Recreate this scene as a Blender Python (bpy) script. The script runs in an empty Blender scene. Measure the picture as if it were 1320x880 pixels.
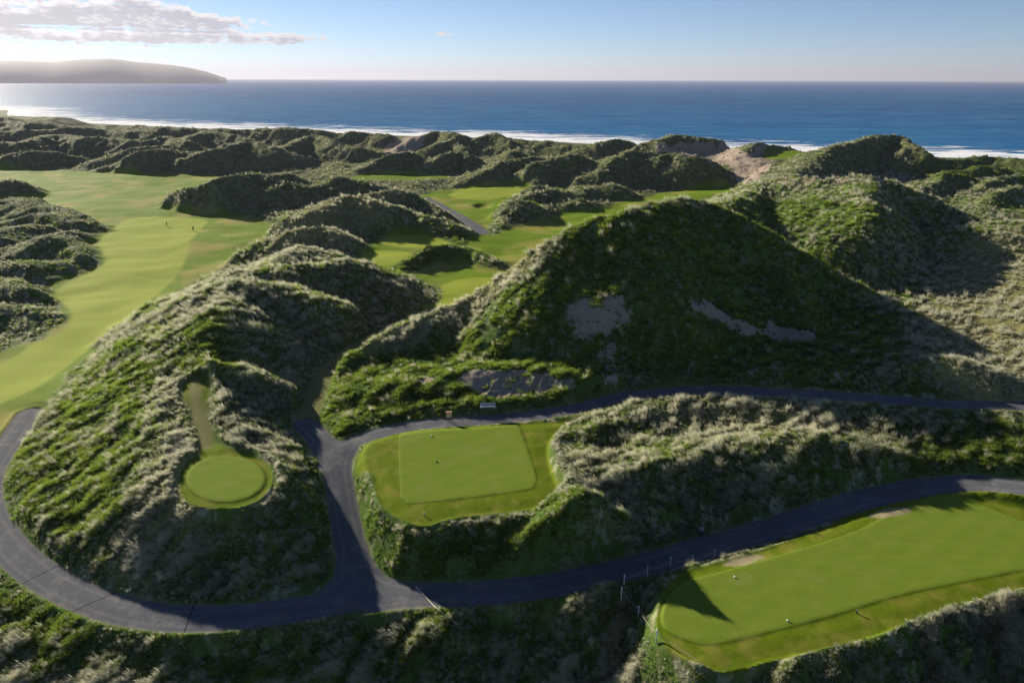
import bpy, math, random, os
import numpy as np
rng = np.random.default_rng(7)
random.seed(7)
C = bpy.context.scene.collection
SC = bpy.context.scene
# ------------------------------------------------------------------ camera
F = 920.0; W0, H0 = 1320.0, 880.0
PITCH = math.radians(20.2); ROLL = math.radians(0.15); CAMZ = 47.0
SEA = -15.0
_f = np.array([0, math.cos(PITCH), -math.sin(PITCH)])
_r0 = np.array([1.0, 0, 0]); _u0 = np.array([0, math.sin(PITCH), math.cos(PITCH)])
_r = _r0 * math.cos(ROLL) + _u0 * math.sin(ROLL)
_u = _u0 * math.cos(ROLL) - _r0 * math.sin(ROLL)
def P(px, py, z):
    """world point at height z seen along the sight line through photo pixel px,py"""
    d = _f * F + _r * (px - 660.0) - _u * (py - 440.0)
    t = (z - CAMZ) / d[2]
    return np.array([d[0] * t, d[1] * t, z])
def PL(l): return np.array([P(*p) for p in l])
SUN_AZ = math.radians(43.5); SUN_EL = math.radians(18.8)      # azimuth to the left of +Y
SDIR = np.array([-math.sin(SUN_AZ) * math.cos(SUN_EL), math.cos(SUN_AZ) * math.cos(SUN_EL), math.sin(SUN_EL)])
AWAY = -SDIR[:2] / np.linalg.norm(SDIR[:2])
# ------------------------------------------------------------------ grid (fine near, coarse far)
NU, NV = 1250, 900
U = np.linspace(-1.25, 1.25, NU).astype(np.float32)
V = np.linspace(math.log(30.0), math.log(1500.0), NV).astype(np.float32)
GU, GV = np.meshgrid(U, V)
GY = np.exp(GV); GX = GU * GY
X = GX.ravel().astype(np.float64); Y = GY.ravel().astype(np.float64)
def samp(field, x, y):
    fu = np.clip((x / y + 1.25) / 2.5 * (NU - 1), 0, NU - 1.001)
    fv = np.clip((np.log(y) - V[0]) / (V[-1] - V[0]) * (NV - 1), 0, NV - 1.001)
    i = fu.astype(int); j = fv.astype(int); a = fu - i; b = fv - j
    f = field.reshape(NV, NU)
    return (f[j, i] * (1 - a) + f[j, i + 1] * a) * (1 - b) + (f[j + 1, i] * (1 - a) + f[j + 1, i + 1] * a) * b
# ------------------------------------------------------------------ maths helpers
def sstep(a, b, x):
    t = np.clip((x - a) / (b - a), 0, 1); return t * t * (3 - 2 * t)
def hash2(ix, iy, s):
    h = (ix.astype(np.int64) * 374761393 + iy.astype(np.int64) * 668265263 + s * 1442695041) & 0x7fffffff
    h = ((h ^ (h >> 13)) * 1274126177) & 0x7fffffff
    return (h ^ (h >> 16)) & 0x7fffffff
def noise(x, y, s=0):
    ix = np.floor(x); iy = np.floor(y); fx = x - ix; fy = y - iy
    ux = fx * fx * fx * (fx * (fx * 6 - 15) + 10); uy = fy * fy * fy * (fy * (fy * 6 - 15) + 10)
    def g(a, b):
        h = hash2(ix + a, iy + b, s) * (2 * math.pi / 0x7fffffff)
        return np.cos(h) * (fx - a) + np.sin(h) * (fy - b)
    n0 = g(0, 0) * (1 - ux) + g(1, 0) * ux; n1 = g(0, 1) * (1 - ux) + g(1, 1) * ux
    return (n0 * (1 - uy) + n1 * uy) * 1.5
def fbm(x, y, s, o=3):
    r = 0; a = 1; t = 0
    for k in range(o):
        r = r + a * noise(x * 2 ** k + 17.3 * k, y * 2 ** k - 9.1 * k, s + k); t += a; a *= .5
    return r / t
def ridged(x, y, s, o=3):
    r = 0; a = 1; t = 0
    for k in range(o):
        r = r + a * (1 - 2.2 * np.abs(noise(x * 2 ** k + 5.3 * k, y * 2 ** k, s + k))); t += a; a *= .5
    return r / t
def catmull(pts, closed, n=5):
    pts = np.asarray(pts, float); m = len(pts); out = []
    rngk = range(m if closed else m - 1)
    for k in rngk:
        if closed: p = [pts[(k + j) % m] for j in (-1, 0, 1, 2)]
        else: p = [pts[max(0, min(m - 1, k + j))] for j in (-1, 0, 1, 2)]
        for t in np.arange(n) / n:
            out.append(.5 * ((2 * p[1]) + (p[2] - p[0]) * t + (2 * p[0] - 5 * p[1] + 4 * p[2] - p[3]) * t * t + (3 * p[1] - p[0] - 3 * p[2] + p[3]) * t ** 3))
    if not closed: out.append(pts[-1])
    return np.array(out)
def polydist(x, y, pts, closed=False):
    """unsigned distance, index parameter of nearest point, signed side"""
    best = np.full(x.shape, 1e18); par = np.zeros(x.shape); side = np.zeros(x.shape)
    m = len(pts); n = m if closed else m - 1
    for k in range(n):
        a = pts[k]; b = pts[(k + 1) % m]; dx, dy = b[0] - a[0], b[1] - a[1]; L = dx * dx + dy * dy + 1e-12
        t = np.clip(((x - a[0]) * dx + (y - a[1]) * dy) / L, 0, 1)
        ex = x - a[0] - t * dx; ey = y - a[1] - t * dy; d = ex * ex + ey * ey
        msk = d < best
        best = np.where(msk, d, best); par = np.where(msk, k + t, par); side = np.where(msk, dx * ey - dy * ex, side)
    return np.sqrt(best), par, side
def inside(x, y, pts):
    r = np.zeros(x.shape, bool); m = len(pts)
    for k in range(m):
        x0, y0 = pts[k][:2]; x1, y1 = pts[(k + 1) % m][:2]
        if y0 == y1: continue
        c = ((y0 > y) != (y1 > y)) & (x < (x1 - x0) * (y - y0) / (y1 - y0) + x0); r ^= c
    return r
def near(x, y, pts, R):
    return np.nonzero((x > pts[:, 0].min() - R) & (x < pts[:, 0].max() + R) & (y > pts[:, 1].min() - R) & (y < pts[:, 1].max() + R))[0]
def sdf(x, y, pts, R=25.0):
    out = np.full(x.shape, R * 1.0); i = near(x, y, pts, R)
    if len(i):
        d, _, _ = polydist(x[i], y[i], pts, True)
        out[i] = np.minimum(R, np.where(inside(x[i], y[i], pts), -d, d))
    return out
def poly(pxl, z, n=4):
    return catmull(PL([(a, b, z) for a, b in pxl]), True, n)
# ------------------------------------------------------------------ layout, read off the photograph
pathA = [(120,395,-.2),(75,465,-.1),(38,532,0),(12,570,0),(-14,610,0),(-18,655,0),(8,700,0),(50,738,0),(100,766,0),(165,788,0),(240,797,0),(330,792,0),(420,779,0),(500,766,0),
         (600,765,.1),(700,755,.4),(800,735,.9),(900,708,1.5),(1000,679,2.0),(1100,647,2.5),(1180,629,3.0),(1250,622,3.4),(1320,628,3.8),(1400,640,4.2)]
pathA = pathA[2:]
pathB = [(392,546,3.7),(412,566,3.5),(432,600,3.0),(440,640,2.1),(447,680,1.2),(456,715,.55),(472,745,.1),(490,762,0)]
pathC = [(425,600,3.0),(440,578,3.4),(480,560,3.9),(540,547,4.2),(620,541,4.3),(680,536,4.4),(740,527,4.6),(800,512,5.0),(870,504,5.4),(950,503,5.8),(1050,508,6.1),(1150,515,6.3),(1230,521,6.4),(1320,523,6.5),(1420,524,6.5)]
trackD = [(392,546,3.7),(402,525,3.6),(410,500,3.4),(425,472,3.2),(470,440,2.8),(520,415,2.5),(560,398,2.4)]
pathE = [(547,255,3.0),(572,268,3.0),(596,281,3.2),(616,294,3.4),(622,300,3.4)]
paths = [(catmull(PL(p), False, 5), w) for p, w in ((pathA, 3.6), (pathB, 3.3), (pathC, 2.9))]
extra_paths = [(catmull(PL(pathE), False, 5), 4.2)]
trackF = [(268,574,6.05),(264,556,6.4),(256,530,7.0),(251,508,7.6),(252,492,7.85)]
tracks = [(catmull(PL(trackD), False, 5), 2.6), (catmull(PL(trackF), False, 5), 1.5)]
junction = [np.array([P(*q) for q in l]) for l in (
    [(436,690,.9),(430,742,.2),(395,775,0),(470,790,0),(545,782,0),(536,752,.1),(500,742,.1),(470,712,.6)],
    [(385,545,3.7),(402,545,3.7),(412,556,3.6),(440,568,3.5),(470,566,3.8),(455,590,3.3),(452,620,2.7),(415,600,3.0),(398,570,3.5)])]
apron1 = poly([(457,594),(464,577),(484,563),(520,555),(600,548),(690,544),(752,541),(735,550),(714,562),(707,580),(713,610),(723,638),(692,654),(625,662),(580,668),(547,677),(512,666),(492,650),(484,632),(480,612),(466,602)], 4.5)
tee1 = poly([(514,562),(520,556),(535,553),(655,547),(668,550),(674,562),(690,612),(688,624),(672,632),(540,648),(522,644),(516,632)], 4.5)
apron2 = catmull(PL([(231,617,6),(240,595,6),(258,584,6),(261,562,6.3),(250,532,7.0),(236,510,7.5),(240,491,7.9),(262,488,7.9),(270,500,7.6),(265,530,7.0),(274,562,6.3),(294,578,6),(330,588,6),(350,606,6),(347,630,6),(325,648,6),(290,655,6),(252,650,6),(236,638,6)]), True, 4)
tee2 = catmull(np.array([P(291 + 50.5 * math.cos(a), 617 + 29.5 * math.sin(a), 6.0) for a in np.linspace(0, 2 * math.pi, 17)[:-1]]), True, 4)
apron3 = poly([(876,739),(925,724),(990,705),(1050,682),(1100,656),(1150,636),(1210,629),(1270,634),(1340,646),(1420,670),(1420,752),(1320,760),(1200,795),(1100,830),(1000,850),(940,866),(900,856),(860,832),(846,800),(855,765)], 2.9)
tee3 = poly([(884,748),(925,738),(1029,708),(1104,684),(1150,660),(1198,642),(1235,640),(1264,650),(1330,675),(1420,690),(1420,712),(1320,734),(1170,764),(1076,792),(963,821),(916,830),(888,825),(860,812),(852,795),(862,768)], 2.9)
F1 = poly([(-160,600),(0,585),(18,560),(35,538),(58,525),(102,471),(136,433),(191,396),(238,368),(283,345),(327,324),(354,307),(350,288),(300,276),(230,272),(205,262),(228,250),(262,240),(300,233),(342,230),(290,226),(200,224),(100,221),(0,218),(-160,216)], 0, 3)
I1 = poly([(-160,262),(0,265),(60,265),(100,278),(140,293),(125,305),(112,318),(134,333),(110,350),(66,362),(70,385),(83,408),(68,427),(30,441),(-160,448)], 0, 3)
I2 = poly([(-160,236),(20,236),(50,243),(52,252),(20,254),(-160,256)], 0, 3)
TIGHT = poly([(-160,505),(0,465),(40,445),(85,425),(90,400),(72,372),(120,350),(138,333),(128,312),(150,292),(175,280),(262,282),(255,300),(245,312),(237,340),(205,376),(130,436),(60,492),(0,520),(-160,580)], 0, 3)
M = [(poly(l, z, 3), z) for l, z in (
    ([(485,312),(510,300),(545,302),(588,314),(560,322),(536,323),(520,336),(500,346),(470,344),(452,339),(475,320)], 3.5),
    ([(536,353),(560,343),(591,336),(620,343),(660,349),(665,360),(640,378),(600,398),(560,404),(545,408),(556,390),(566,374),(550,362)], 2.5),
    ([(600,318),(612,306),(640,300),(661,292),(700,286),(724,272),(754,272),(790,266),(850,250),(900,243),(940,246),(935,275),(880,285),(760,325),(700,345),(660,350),(650,338),(628,326)], 3.4),
    ([(540,254),(560,249),(591,245),(639,237),(673,239),(692,246),(655,258),(640,277),(625,296),(600,288),(575,272)], 3.0),
    ([(452,229),(500,223),(560,225),(585,228),(540,232),(470,233)], 4.0),
    ([(987,197),(1016,195),(1046,197),(1040,203),(1000,205),(985,203)], 12.5))]
TIGHTM = [poly(l, z, 3) for l, z in (([(578,252),(610,242),(660,240),(672,246),(655,254),(610,258)], 3.0),
    ([(487,313),(510,303),(545,305),(580,313),(556,319),(534,320)], 3.5), ([(478,323),(530,324),(518,333),(500,343),(470,341),(462,338)], 3.5), ([(560,372),(600,358),(640,362),(600,392),(560,400),(566,385)], 2.5))]
SAND = [(poly(l, z, 3), k) for l, z, k in (
    ([(735,395),(765,388),(800,392),(815,415),(800,428),(765,428),(738,418)], 15, 1.1),
    ([(600,490),(640,477),(690,482),(735,492),(725,503),(690,503),(640,512),(610,505)], 5.5, 1.15),
    ([(905,385),(930,402),(970,420),(1046,428),(1045,442),(990,437),(935,422),(895,400)], 12, 1.1),
    ([(770,440),(800,450),(795,490),(775,480)], 8.5, .6),
    ([(960,470),(1010,472),(1030,486),(985,490)], 7, .5),
    ([(924,186),(945,186),(965,200),(975,188),(992,196),(992,214),(975,232),(955,232),(940,210)], 12, 1.0),
    ([(1000,228),(1060,225),(1120,221),(1180,228),(1170,240),(1080,236),(1020,246)], 19, .55),
    ([(494,196),(520,178),(552,172),(545,184),(525,198)], 8, 1.0),
    ([(845,190),(880,186),(920,188),(950,220),(955,230),(930,212),(880,200)], 13, .8),
    ([(1175,240),(1260,238),(1310,246),(1300,256),(1200,252)], 12, .38),
    ([(530,484),(555,480),(560,490),(535,492)], 6, .8))]
BARE = [poly(l, 2.9, 3) for l in ([(932,727),(950,717),(975,713),(985,718),(960,728)], [(1118,664),(1140,654),(1165,653),(1172,660),(1140,668)], )]
LUSH_AND_SHADE = [(poly(l, z, 3), k) for l, z, k in (
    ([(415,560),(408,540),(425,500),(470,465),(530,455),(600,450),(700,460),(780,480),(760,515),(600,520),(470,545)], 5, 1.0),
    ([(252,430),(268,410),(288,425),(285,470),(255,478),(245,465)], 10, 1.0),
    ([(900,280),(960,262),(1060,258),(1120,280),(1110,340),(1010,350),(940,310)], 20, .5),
    ([(700,340),(760,296),(850,275),(940,290),(1060,355),(1130,400),(1150,450),(1000,495),(840,490),(720,440),(640,420)], 14, .75),  # green growth on the big dune face, coloured darker to deepen its shade
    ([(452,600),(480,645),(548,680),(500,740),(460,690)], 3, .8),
    ([(480,655),(550,682),(625,668),(722,646),(735,700),(700,752),(540,752),(500,738)], 2.5, .9),  # front bank of the middle tee: greener grass, with shade put into its colour
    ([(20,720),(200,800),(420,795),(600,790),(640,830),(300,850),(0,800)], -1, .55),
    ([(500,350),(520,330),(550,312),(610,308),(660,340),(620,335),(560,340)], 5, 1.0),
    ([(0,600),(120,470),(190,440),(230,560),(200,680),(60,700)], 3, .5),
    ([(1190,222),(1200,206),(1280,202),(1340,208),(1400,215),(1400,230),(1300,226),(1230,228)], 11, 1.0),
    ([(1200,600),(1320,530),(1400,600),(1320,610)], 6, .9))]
DRY = [(poly(l, z, 3), k) for l, z, k in (
    ([(1190,420),(1240,330),(1320,290),(1420,300),(1420,510),(1230,500)], 9, 1.0),
    ([(840,505),(1000,500),(1090,520),(1000,560),(850,545)], 6, .5),
    ([(540,415),(660,345),(700,315),(690,345),(600,400),(480,450)], 12, .9),
    ([(195,640),(205,570),(200,500),(228,500),(240,560),(240,650),(205,720),(170,740)], 6, .9),
        ([(360,300),(430,255),(520,250),(470,290),(380,330)], 10, .7))]
# ridges: crest line (photo px, px, height), slope in shade, slope in sun
RIDGES = [
 # left spine and its spurs
 ([(216,640,5.7),(210,605,6.4),(216,565,6.9),(205,520,7.4),(212,488,7.7)], .8, .33),
 ([(268,458,9.3),(264,440,10.3),(280,405,11.8),(300,368,11.6),(345,345,10.8),(390,318,9.6)], .62, .42),
 ([(288,490,8.3),(300,530,7.4),(306,560,6.6)], .7, .6),
 ([(292,576,6.9),(330,583,6.8),(352,600,6.2),(362,630,5.4)], .6, .9),
 ([(270,466,10.4),(303,473,9.6),(345,488,7.8),(385,500,5.6),(405,510,4.3)], .95, .7),
 ([(257,382,11.2),(300,365,12.4),(353,372,11.4),(400,385,9.5)], .65, .5),
 ([(320,355,10.8),(380,345,10.8),(440,338,10.6),(462,343,9.6),(489,358,7.6),(513,374,5.6),(533,386,3.8)], .6, .45),
 ([(160,440,4.0),(195,415,6.0),(215,410,6.4)], .6, .5), ([(175,395,3.6),(215,388,5.8),(250,385,7.5)], .6, .5),
 ([(90,520,2.6),(140,480,4.4),(185,455,6.2)], .45, .4),
 ([(348,312,6.5),(372,304,8.0),(390,297,9.4),(414,294,9.4),(447,305,8.0),(475,316,5.5)], .75, .5),
 ([(340,296,3.0),(354,288,6.0),(404,277,9.6),(431,262,11.6),(464,259,12.0),(507,270,10.4),(545,281,8.2),(573,289,6.6),(606,300,4.6)], .72, .42),
 ([(470,256,10.0),(496,250,11.6),(518,250,11.4),(545,262,9.0),(570,278,6.4)], .8, .5),
 # far left
 ([(212,256,2.5),(230,247,6.5),(262,240,9.2),(290,233,10.2),(325,229,10),(363,229,9.5),(390,236,7)], .75, .45),
 ([(335,258,3.5),(350,247,6),(370,241,7),(400,244,6),(440,234,7),(480,243,5)], .75, .4),
 ([(235,212,4),(262,201,8),(300,190,11.5),(327,186,12.2),(342,191,11),(362,199,8.5),(395,206,5)], .7, .38),
 ([(365,194,9),(388,184,11),(409,177,12.5),(436,190,9.5),(470,196,8),(495,199,7)], .7, .4),
 ([(-60,190,9),(0,187,9.5),(30,187,9.5),(55,178,11),(78,175,11.5),(100,180,10)], .6, .4),
 ([(105,181,10),(140,179,11),(185,186,9),(212,178,11),(240,186,9)], .6, .4),
 ([(243,180,9),(262,174,10.5),(290,174,10.5),(318,182,8)], .6, .4),
 ([(-60,205,6),(0,200,7.5),(40,197,8),(70,200,6)], .7, .4),
 ([(10,219,4),(28,212,6.5),(44,207,8),(80,213,7),(125,207,8),(165,204,7.5),(192,198,9),(225,198,8),(265,205,5.5)], .8, .4),
 ([(150,200,7),(185,194,8),(215,192,8)], .6, .4),
 # shore ridge
 ([(-150,152,14),(-40,153,14),(0,155,14),(14,155,14),(32,161,12),(60,161,12),(110,161,12),(160,163,12),(200,165,12),(260,168,11)], .4, .3),
 ([(280,168,12),(330,169,12),(370,168,13),(420,172,11),(470,173,11),(500,174,11)], .4, .3),
 ([(-80,172,10),(20,170,10),(90,167,11),(140,170,9),(200,172,9)], .5, .35),
 # centre far
 ([(540,180,11),(550,175,13),(570,172,14),(594,177,13),(612,182,10)], .6, .5),
 ([(470,223,5),(488,212,8),(507,204,10.5),(527,201,11),(534,207,9)], .8, .5),
 ([(534,219,5),(548,212,8),(562,207,9.6),(590,199,11.5),(609,206,9.5)], .8, .5),
 ([(600,187,9),(617,181,11.5),(633,176,13.5),(645,178,13),(660,187,10)], .7, .5),
 ([(560,192,8),(580,186,9),(600,192,8)], .7, .5),
 ([(600,238,4.5),(625,228,7),(650,214,9),(690,205,10)], .7, .45), ([(640,222,7),(667,197,10.5),(690,203,9.5),(700,210,8)], .7, .45),
 ([(672,232,6),(690,217,10),(719,207,13),(744,201,15),(760,207,13),(776,220,9)], .8, .45),
 ([(770,228,8),(785,213,12),(804,200,15.2),(831,199,15.5),(848,203,14)], .8, .5),
 ([(846,212,12),(858,204,14.5),(880,201,15.5),(913,209,14),(931,217,12),(954,236,6)], .85, .5),
 ([(770,190,11),(800,184,13),(820,186,12)], .6, .4), ([(650,184,10),(700,184,11),(750,190,10)], .5, .4),
 ([(836,188,14),(852,183,16),(874,179,17),(902,182,16),(924,185,15),(940,192,12)], .5, .5),
 ([(958,203,12.5),(966,192,15),(979,187,16),(992,190,14.5),(1020,193,13)], .7, .5),
 # right hill and slopes under it
 ([(1040,216,15),(1060,203,18),(1091,189,20.4),(1129,180,22),(1162,181,21.4),(1180,193,19),(1200,207,15.5),(1222,221,11.5)], .75, .45),
 ([(1052,210,16),(1020,226,16.5),(990,240,17.5),(965,254,18.5),(935,266,19.5)], .5, .45),
 ([(1001,243,18),(1023,234,20),(1064,233,21.4),(1100,230,22.4),(1123,231,22.5),(1156,240,21),(1180,251,19),(1210,262,16.5)], .75, .4),
 ([(1120,234,22.5),(1122,262,20.5),(1112,300,17),(1105,335,12.5)], .75, .3),
 ([(1205,264,16),(1240,275,15.5),(1262,296,13.5),(1240,330,10)], .6, .5),
 ([(1180,248,12),(1200,240,13),(1222,229,14.6),(1246,228,14.6),(1266,235,12.5)], .7, .5),
 ([(1230,226,11.5),(1252,221,12.6),(1275,218,12.8),(1300,222,11)], .6, .4),
 ([(1258,247,12),(1287,233,14),(1309,231,14.4),(1345,238,13)], .7, .5),
 ([(1285,256,13),(1298,249,14.4),(1314,243,15.4),(1350,246,15)], .7, .5),
 ([(1195,208,11),(1240,208,10.5),(1280,204,11.5),(1330,209,11),(1400,214,10)], .5, .4),
 ([(1240,300,14),(1290,292,15.5),(1340,290,16.5),(1400,300,16)], .4, .35),
 # big dune
 ([(428,482,4.6),(450,458,5.8),(480,440,6.8),(540,412,9),(600,385,11.4),(640,360,14.6),(680,331,18.6),(720,305,22.0),(760,284,24.4),(800,276,25.4),(850,262,25.9),(880,256,25.8),(915,262,24.6),(950,278,22.6),(1000,305,18.8),(1060,340,14.0),(1125,380,9)], .70, 1.1),
 ([(470,500,5.6),(560,490,6.4),(660,470,7.6),(760,478,7.4),(830,485,6.8)], .45, .3),
 ([(430,545,4.4),(520,525,5.0),(600,518,5.6),(700,512,5.9),(770,500,6.2)], .5, .3),
 ([(700,352,17.4),(692,385,14.0),(672,420,10.6),(650,440,8.6)], .8, .8), ([(890,300,21.4),(910,340,17.2),(930,385,12.8),(945,425,9.4)], .8, .8), ([(1010,345,15.2),(1025,380,11.8),(1040,420,8.8)], .7, .7),
 # marram mound between the two paths
 ([(722,566,5.3),(745,549,5.8),(800,530,6.1),(860,516,6.2),(950,513,6.5),(1050,516,6.8),(1140,530,6.4),(1210,551,5.7),(1280,590,4.8)], .34, .5),
 ([(738,588,5.9),(752,606,6.8),(790,606,6.7),(850,594,6.7),(950,574,6.9),(1040,562,6.7),(1110,572,6.2),(1160,584,5.2)], .72, .3),
 ([(738,606,6.6),(752,625,8.2),(768,641,8.9),(788,652,7.4)], 1.4, .8),
 # hummocks by the middle greens
 ([(645,270,6),(673,264,8),(692,270,7),(712,284,4.6)], .75, .35), ([(650,292,4.2),(668,286,5.4),(690,288,5.2),(700,295,4)], .7, .35),
 ([(672,259,5),(690,254,6.5),(712,250,6.8),(725,256,5)], .6, .35), ([(745,254,5.5),(771,241,8),(795,246,7),(808,254,5)], .6, .35),
 ([(672,248,4.6),(690,243,6),(700,246,5)], .6, .4), ([(720,268,4.6),(745,261,6),(780,262,5.6),(798,262,5)], .5, .35),
 ([(508,345,3.6),(524,336,4.6),(545,323,5.8),(567,316,6.4),(603,317,6.2),(627,326,5.2),(648,338,3.8)], .9, .8),
 ([(600,341,3.2),(627,336,4.0),(655,341,3.8)], .6, .5), ([(520,352,3.2),(545,366,3.4)], .6, .4),
 # rough on the left of the fairway
 ([(-40,262,3.5),(0,264,3.6),(20,261,4),(36,268,4)], .6, .3), ([(52,272,3.5),(70,268,4.5),(90,277,3.2)], .6, .3),
 ([(46,283,3),(70,279,4),(97,290,2.6)], .6, .3), ([(105,283,2),(122,283,2.6),(140,292,1.6)], .6, .3),
 ([(30,326,2.8),(45,315,4.2),(57,307,5.2),(75,310,4.8),(92,320,3.2),(107,328,2.8)], .8, .35), ([(83,304,2.6),(105,299,3.8),(130,312,2.4)], .7, .3),
 ([(-10,345,4),(20,340,4.2),(50,346,3.4),(84,346,2)], .55, .3), ([(-30,365,4),(10,372,3.8),(34,370,3.8),(56,375,2.4)], .6, .3),
 ([(-40,310,5),(0,300,4),(30,296,3.2)], .6, .3), ([(-40,400,3),(10,398,2.2),(50,404,1.5)], .4, .25),
 ([(-60,238,5),(15,238,4.6),(46,246,3)], .6, .3),
 ([(1185,470,8.8),(1235,462,10.0),(1285,478,9.0)], .7, .5),
 # berm under the right tee
 ([(995,868,2.6),(1015,856,3.3),(1040,832,3.9),(1080,826,4.1),(1130,800,4.2),(1180,793,4.3),(1250,776,4.6),(1340,762,4.8),(1440,745,4.8)], 1.15, .9),
]
# base ground: scattered heights
BASE = [(-150,600,0),(-150,500,-.3),(60,450,0),(150,350,0),(100,320,0),(250,320,.2),(20,300,0),(200,250,0),(0,225,0),(350,300,.5),(-150,300,0),(-150,230,0),
 (500,325,3.5),(540,310,3.5),(600,370,2.5),(640,330,2.8),(700,300,3.2),(600,260,3),(640,250,3),(560,240,3.5),(500,228,4),(860,262,4.5),(910,252,4.5),(800,258,4),
 (300,215,2),(150,195,1),(400,215,2),(500,195,3),(600,195,3),(700,200,4),(800,195,5),(900,200,8),(960,215,11),(1016,200,12.5),(1100,215,10),(1200,215,8),(1300,215,8),
 (1200,350,9),(1250,380,8.5),(1320,350,11),(1320,420,9),(1250,430,7.8),(1180,440,7.5),(1320,480,7.6),(1420,420,10),(1150,480,7),(1000,480,6.8),(1280,262,11),(1130,340,10),
 (-100,170,2),(100,170,2),(300,175,2),(500,180,3),(700,190,4),(900,190,6),(1100,198,6),(1300,200,5),
 (470,480,4.6),(560,505,5.2),(700,490,6),(850,480,6.2),
 (120,560,2.4),(60,610,1.5),(180,500,4.5),(140,640,2.3),(200,700,2.4),(290,700,2.6),(340,700,2.6),(390,640,3.2),(380,590,4.2),(340,540,4.5),(380,560,4.0),(370,530,4.4),
 (800,640,3.6),(880,640,2.6),(1000,630,3.2),(1100,612,3.6),(1200,594,4.0),(1290,610,4.2),(1320,560,5.6),(760,690,1.8),(1400,600,5),
 (560,715,2.2),(660,705,2.2),(740,690,2.6),(490,690,2.2),
 (-60,800,.2),(0,860,-1.4),(100,880,-2.2),(250,900,-3),(450,900,-3.6),(600,900,-4.2),(750,900,-3.8),(850,900,-1.6),(950,940,-2),(1100,930,-3.4),(1300,900,-3.4),(1450,880,-3.4),
 (0,1000,-4),(660,1050,-8),(1320,1050,-8),(-200,900,-2),(100,810,-.4),(300,830,-1.2),(450,830,-1.4),(560,825,-1),(700,815,-1.6),(800,800,-1.2),(820,850,-1.2)]
shore = catmull(PL([(-900,118,SEA),(-300,141,SEA),(0,155,SEA),(200,165,SEA),(400,170.5,SEA),(640,180,SEA),(780,187,SEA),(900,192,SEA),(1100,198,SEA),(1320,207,SEA),(1600,222,SEA),(2200,262,SEA)]), False, 3)
dback = catmull(PL([(-900,120,16),(-300,146,15),(-150,152,14),(0,155,14),(14,155,14),(60,161,12),(200,165,12),(330,168.5,12),(470,173,11),(570,172,14),(640,178,13),(700,184,11.5),(790,186,12),(836,187,14),(874,179,17),(910,182,16),(945,192,12),(1020,194,12.5),(1100,197,12),(1200,204,11),(1280,204,11.5),(1330,209,11),(1450,216,10),(1700,236,9),(2200,270,9)]), False, 3)
dback[:, 1] = np.convolve(np.pad(dback[:, 1], 6, 'edge'), np.ones(13) / 13, 'valid')
shore[:, 1] = np.convolve(np.pad(shore[:, 1], 3, 'edge'), np.ones(7) / 7, 'valid')
# ------------------------------------------------------------------ height field
def build_base():
    pts = [P(*b) for b in BASE]
    for c, w in paths + tracks:
        acc = 0; last = None
        for q in c:
            if last is None or np.hypot(*(q - last)[:2]) > 4: pts.append(q); last = q
    for ap in (apron1, apron2, apron3):
        last = None
        for q in ap:
            if last is None or np.hypot(*(q - last)[:2]) > 2.5: pts.append(q); last = q
    for mm, z in M:
        for q in mm[::4]: pts.append(q)
    for q in F1[::5]: pts.append(q)
    pts = np.array(pts)
    keep = []
    for i, q in enumerate(pts):
        if all(np.hypot(*(q - pts[j])[:2]) > 1.2 for j in keep): keep.append(i)
    pts = pts[keep]
    c2 = 4.0
    D = np.sqrt((pts[:, None, 0] - pts[None, :, 0]) ** 2 + (pts[:, None, 1] - pts[None, :, 1]) ** 2 + c2)
    n = len(pts); A = np.zeros((n + 1, n + 1)); A[:n, :n] = D - np.eye(n) * .02; A[:n, n] = 1; A[n, :n] = 1
    w = np.linalg.solve(A, np.append(pts[:, 2], 0))
    # evaluate on a thinned grid, then upsample
    su, sv = U[::5], V[::4]
    su = np.append(su, U[-1]) if su[-1] != U[-1] else su; sv = np.append(sv, V[-1]) if sv[-1] != V[-1] else sv
    gu, gv = np.meshgrid(su, sv); yy = np.exp(gv).ravel(); xx = gu.ravel() * yy
    r = np.full(xx.shape, w[n])
    for k in range(n): r += w[k] * np.sqrt((xx - pts[k, 0]) ** 2 + (yy - pts[k, 1]) ** 2 + c2)
    r = r.reshape(gu.shape)
    t = np.array([np.interp(U, su, row) for row in r])
    o = np.array([np.interp(V, sv, t[:, k]) for k in range(NU)]).T
    return o.ravel()
Hh = build_base()
d_path = np.full(X.shape, 25.0); z_path = np.zeros(X.shape)
wsum = np.zeros(X.shape); wz = np.zeros(X.shape)
def path_field(x, y, plist, junc=()):
    dmin = np.full(x.shape, 25.0); ws = np.zeros(x.shape); wz_ = np.zeros(x.shape)
    for c, w in plist:
        i = near(x, y, c, 25)
        if not len(i): continue
        d, par, _ = polydist(x[i], y[i], c)
        k = np.minimum(par.astype(int), len(c) - 2); t = par - k
        z = c[k, 2] * (1 - t) + c[k + 1, 2] * t
        dmin[i] = np.minimum(dmin[i], d - w / 2)
        q = 1 / (np.maximum(d, .05) ** 3 + .4); ws[i] += q; wz_[i] += q * z
    for j in junc:
        s = sdf(x, y, j[:, :2], 10.); dmin = np.where(s < 10, np.minimum(dmin, s), dmin)
    return dmin, np.where(ws > 0, wz_ / np.maximum(ws, 1e-12), 0)
d_path, z_path = path_field(X, Y, paths, junction)
d_pathE, z_pathE = path_field(X, Y, extra_paths)
d_track, z_track = path_field(X, Y, tracks)
sd_a = [sdf(X, Y, a) for a in (apron1, apron2, apron3)]
sd_t = [sdf(X, Y, a) for a in (tee1, tee2, tee3)]
f1 = np.maximum(np.maximum(sdf(X, Y, F1, 60), -sdf(X, Y, I1, 60)), -sdf(X, Y, I2, 60))
sd_m = [sdf(X, Y, a, 40) for a, z in M]
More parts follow.
